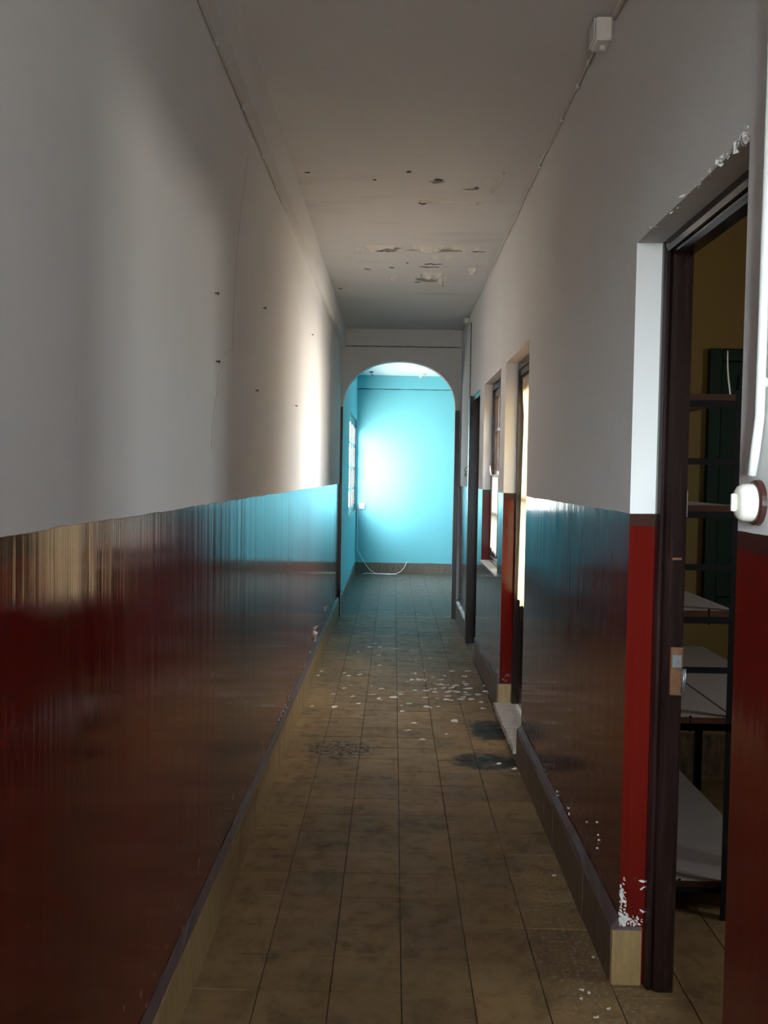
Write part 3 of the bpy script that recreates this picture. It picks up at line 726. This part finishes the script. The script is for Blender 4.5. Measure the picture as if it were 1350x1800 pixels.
# nails
def nail(loc, d, label):
    o = empty('nail', label, 'nail', loc=loc); d = Vector(d)
    MB().tube([(0, 0, 0), d*.009], .0022, 6).obj('shank', 'nail', o, smooth=True); MB().tube([d*.009, d*.0115], .005, 8).obj('head', 'nail', o)
for (x, y, lb) in ((378, 515, 'rusty nail highest of the two nearest ones on the left wall'), (380, 635, 'rusty nail directly below another on the near left wall'), (463, 541, 'faint nail high in the middle of the left wall'),
                   (449, 686, 'rusty nail lowest in the middle of the left wall'), (519, 713, 'small nail in the bright part of the left wall'), (548, 588, 'nail high in the bright part of the left wall by the beam')):
    nail(px(x, y, 0, XL), (1, 0, -.15), lb)
p = px(703, 635, 1, YA0); nail((p.x, YA0, p.z+.004), (0, -1, 0), 'small dark nail at the crown of the arch')

# ------------------------------------------------------------------ peeling ceiling paint (pieces of the ceiling)
def curl(x0, y0, wid, dep, drop, seed):
    r = random.Random(seed); n = max(10, int(wid/.012)); v = []; f = []
    kn = max(4, n//4); A = [r.uniform(.35, 1.3) for _ in range(kn+2)]; B = [r.uniform(.2, 1.4) for _ in range(kn+2)]
    def sm(L, t):
        q = t*kn; i = int(q); u = q-i; u = u*u*(3-2*u); return L[i]*(1-u)+L[i+1]*u
    for k in range(n+1):
        t = k/n; e = math.sin(math.pi*min(1, max(0, t)))**.5; x = x0+wid*t; y = y0+r.uniform(-.003, .003)
        d = dep*e*sm(A, t)*r.uniform(.9, 1.1)+.003; h = 1.9*drop*e*sm(B, t)*r.uniform(.9, 1.1)
        v += [(x, y, ZC-.0006), (x, y+d*.5, ZC-.002-h*.35), (x, y+d, ZC-.002-h), (x, y+d*.97, ZC-.0005-h), (x, y+d*.5, ZC-.0008-h*.35), (x, y, ZC-.0001)]
    for k in range(n):
        for i in range(6): f.append((6*k+i, 6*k+(i+1) % 6, 6*k+6+(i+1) % 6, 6*k+6+i))
    f += [tuple(range(6)), tuple(6*n+i for i in range(6))]
    return MB().add(v, f).obj('paint_curl', 'flake', ceiling)
def patch(x, y, rx, ry, mat, seed):
    me = flake_mesh('patch', 1, .0010, .0004, 11, seed); o = link('bare_patch', me, mat, ceiling, loc=(x, y, ZC-.0002)); o.scale = (rx, ry, -1); return o
P_ = lambda x, y: px(x, y, 2, ZC)
for (x, y, w_, d, h, s) in ((640, 431, .20, .06, .018, 1), (722, 430, .22, .07, .022, 2), (783, 432, .24, .06, .016, 3), (735, 352, .36, .03, .010, 4), (848, 314, .10, .06, .020, 5), (870, 302, .05, .05, .02, 6),
                          (683, 486, .06, .05, .020, 7), (737, 478, .17, .14, .020, 8), (765, 486, .10, .16, .030, 9), (757, 448, .06, .12, .010, 10), (782, 448, .06, .14, .010, 11), (822, 470, .06, .05, .02, 12), (625, 436, .05, .05, .01, 13)):
    p = P_(x, y); curl(p.x, p.y, w_, d, h, s)
for (x0, x1, y, s) in ((655, 697, 441, 1), (725, 770, 440, 2), (760, 855, 441, 3), (735, 773, 469, 4), (745, 778, 464, 5), (762, 780, 316, 6), (833, 842, 331, 7), (735, 752, 358, 8), (640, 652, 473, 9), (683, 694, 470, 10), (728, 740, 496, 11), (760, 782, 494, 12), (655, 662, 316, 13), (714, 724, 302, 14)):
    a, b = P_(x0, y), P_(x1, y); r = random.Random(s); n = 8; v = []; f = []
    for k in range(n+1):
        t = k/n; x = a.x+(b.x-a.x)*t; yy = a.y+r.uniform(-.012, .012); hw = .013*(math.sin(math.pi*t)**.5)*r.uniform(.5, 1.2)+.001
        v += [(x, yy-hw, ZC-.0012), (x, yy+hw, ZC-.0012), (x, yy+hw, ZC), (x, yy-hw, ZC)]
    for k in range(n):
        for i in range(4): f.append((4*k+i, 4*k+(i+1) % 4, 4*k+4+(i+1) % 4, 4*k+4+i))
    f += [(0, 1, 2, 3), (4*n+3, 4*n+2, 4*n+1, 4*n)]
    MB().add(v, f).obj('crack', 'crack', ceiling)  # dark strips: cracks, with the shadow behind lifted paint painted in
for (x, y, rx, ry, m_, s) in ((750, 492, .14, .08, 'exposed', 1), (770, 440, .20, .05, 'exposed', 2), (675, 437, .12, .05, 'exposed', 3), (541, 303, .02, .012, 'crack', 4), (598, 507, .018, .02, 'crack', 5), (716, 462, .012, .015, 'crack', 6), (868, 318, .05, .04, 'exposed', 7), (768, 320, .04, .03, 'exposed', 8), (830, 333, .05, .02, 'exposed', 9)):
    p = P_(x, y); patch(p.x, p.y, rx, ry, m_, s)

# ------------------------------------------------------------------ crumbling paint on the walls (pieces of the walls)
FL = [flake_mesh('chip', .012, .0010, .004, 8, 100+k) for k in range(8)]
def chip(parent, loc, rot, sc, mat='lime'):
    me = random.choice(FL)
    o = link('paint_chip', me, mat, parent, loc=loc); o.rotation_euler = rot; o.scale = sc; return o
def lchips(x0, y0, x1, y1, n, spread, s0, s1):
    for _ in range(n):
        t = RU(0, 1); p = px(x0+(x1-x0)*t+RU(-spread, spread)*.5, y0+(y1-y0)*t+RU(-spread, spread), 0, XL)
        if True: chip(wall_left, (XL, p.y, max(p.z, .208+RU(0, .035))), (RU(0, 6.28), HP, 0), (RU(s0, s1), RU(s0, s1), 1))
lchips(574, 1053, 571, 1075, 7, 2, .4, 1.0); lchips(555, 1104, 551, 1128, 16, 4, .6, 1.8); lchips(510, 1236, 486, 1282, 26, 4, .3, 1.0); lchips(548, 1150, 528, 1195, 9, 3, .3, .8)
for _ in range(46):
    t = RU(0, 1)**1.3; p = px(942+t*60+RU(-4, 4), 1338+t*115+RU(-14, 12), 0, XR)
    if p.z > .20: chip(wall_right, (XR, p.y, p.z), (RU(0, 6.28), -HP, 0), (RU(.25, .75), RU(.25, .75), 1))
for (x, y) in ((1052, 1468), (1053, 1476), (1052, 1484), (1050, 1491), (1032, 1445), (1050, 1445), (1000, 1420)):
    p = px(x, y, 0, XR); chip(wall_right, (XR, p.y, p.z), (RU(0, 6.28), -HP, 0), (.35, .5, 1))
for _ in range(90):   # efflorescence on the storeroom reveal, left edge and foot
    t = RU(0, 1); q = RU(0, 1)
    x = .6655+abs(random.gauss(0, .010)) if t < .55 else RU(.668, .728); z = .172+(.15*q*q if t < .55 else abs(random.gauss(0, .018)))
    chip(wall_right, (min(x, .73), 2.693, z), (HP, RU(0, 6.28), 0), (RU(.12, .55), RU(.10, .45), 1.2))
for (x, z, s_) in ((.668, .262, 1.0), (.671, .185, 1.3), (.680, .190, 1.0), (.667, .205, .8), (.672, .245, .6)): chip(wall_right, (x, 2.693, z), (HP, RU(0, 6.28), 0), (s_*.8, s_*1.2, 2))
for z in (.28, .30, .215): chip(wall_right, (.727, 2.693, z), (HP, RU(0, 6.28), 0), (.3, .9, 1))
for _ in range(40):   # flaking edge of the lintel
    y = 1.86+.83*RU(0, 1)**2.2; chip(wall_right, (XR+RU(-.001, .006), y, 2.10+RU(-.004, .010)), (RU(-.6, .6), -HP+RU(-.9, .2), RU(-.5, .5)), (RU(.2, .8), RU(.3, 1.0), 1))
for (y, z, s) in ((1.90, 2.108, 1.3), (1.93, 2.104, 1.5), (2.02, 2.102, 1.0), (1.87, 2.112, 1.2)): chip(wall_right, (XR+.002, y, z), (RU(0, 3), -HP, 0), (s, s, 2))

# ------------------------------------------------------------------ paint flakes on the floor
FM = [flake_mesh('paint_flake', .014, .0012, .005, 8, 200+k) for k in range(10)]
for m_ in FM: m_.materials.append(M['flake'])
def floor_flake(x, y, sx, sy, label, group=None):
    p = px(x, y, 2, 0); o = bpy.data.objects.new('paint_flake', random.choice(FM)); COL.objects.link(o)
    o.location = (p.x, p.y, .0006); o.rotation_euler = (0, 0, RU(-.5, .5)); o.scale = (sx*1.6, sy*1.5, 1); tag(o, label, 'paint flake', group)
G = 'paint flakes scattered on the floor'
SM = 'small white paint flake on the floor tiles below the peeling ceiling'
for k in range(62):
    floor_flake(min(868, max(625, random.gauss(785, 55))), min(1246, max(1180, random.gauss(1214, 17))), RU(.5, 1.5), RU(.5, 1.8), SM, G)
for k in range(30):
    floor_flake(RU(545, 780), RU(1135, 1250), RU(.4, 1.1), RU(.4, 1.4), SM, G)
for (x, y) in ((660, 1132), (668, 1138), (650, 1138), (630, 1146), (736, 1080), (700, 1078), (712, 1081), (722, 1080), (766, 1084), (782, 1085), (790, 1086)): floor_flake(x, y, RU(.5, 1.2), RU(.5, 1.0), SM, G)
for (x, y, sx, sy, lb) in ((588, 1243, 1.1, 1.6, 'large white flake lying left by the beige skirting'), (750, 1243, 1.3, 1.7, 'largest white flake in the middle of the corridor floor'), (707, 1251, .8, 1.2, 'white flake just nearer than the dense scatter, at the centre joint'),
                          (799, 1268, 1.2, 1.8, 'broad white flake right of centre nearer than the scatter'), (728, 1272, .9, 1.0, 'pale flake second nearest on the centre line of the floor'), (718, 1285, 1.1, 1.0, 'long thin pale flake left of the centre on the floor'), (741, 1301, 1.0, 1.0, 'nearest pale flake on the corridor floor centre'),
                          (785, 1291, .6, .8, 'lone small flake in front of the black stain'), (877, 1343, .7, .6, 'white crumb at the foot of the brown skirting by the dark stain'), (904, 1352, .8, .6, 'white crumb touching the right skirting below the threshold')):
    floor_flake(x, y, sx, sy, lb)
for (x, y) in ((974, 1540), (1043, 1684), (1035, 1747), (1022, 1758), (1023, 1742), (1070, 1775), (1048, 1790)): floor_flake(x, y, RU(.2, .45), RU(.2, .5), 'tiny white crumb on the dark floor near the storeroom doorway', 'crumbs near the storeroom doorway')

# ------------------------------------------------------------------ hairline cracks in the left wall plaster
for pp in ([(436, 270), (424, 360), (414, 470), (411, 540), (409, 612), (393, 622)], [(384, 655), (381, 690), (374, 730), (371, 790)], [(524, 480), (530, 520), (534, 560)]):
    q = [px(x, y, 0, XL) for x, y in pp]; v = []; f = []
    for p in q: v += [(XL, p.y-.0012, p.z), (XL+.0006, p.y, p.z), (XL, p.y+.0012, p.z)]
    for k in range(len(q)-1):
        a = 3*k; f += [(a, a+1, a+4, a+3), (a+1, a+2, a+5, a+4)]
    MB().add(v, f).obj('crack', 'exposed', wall_left)
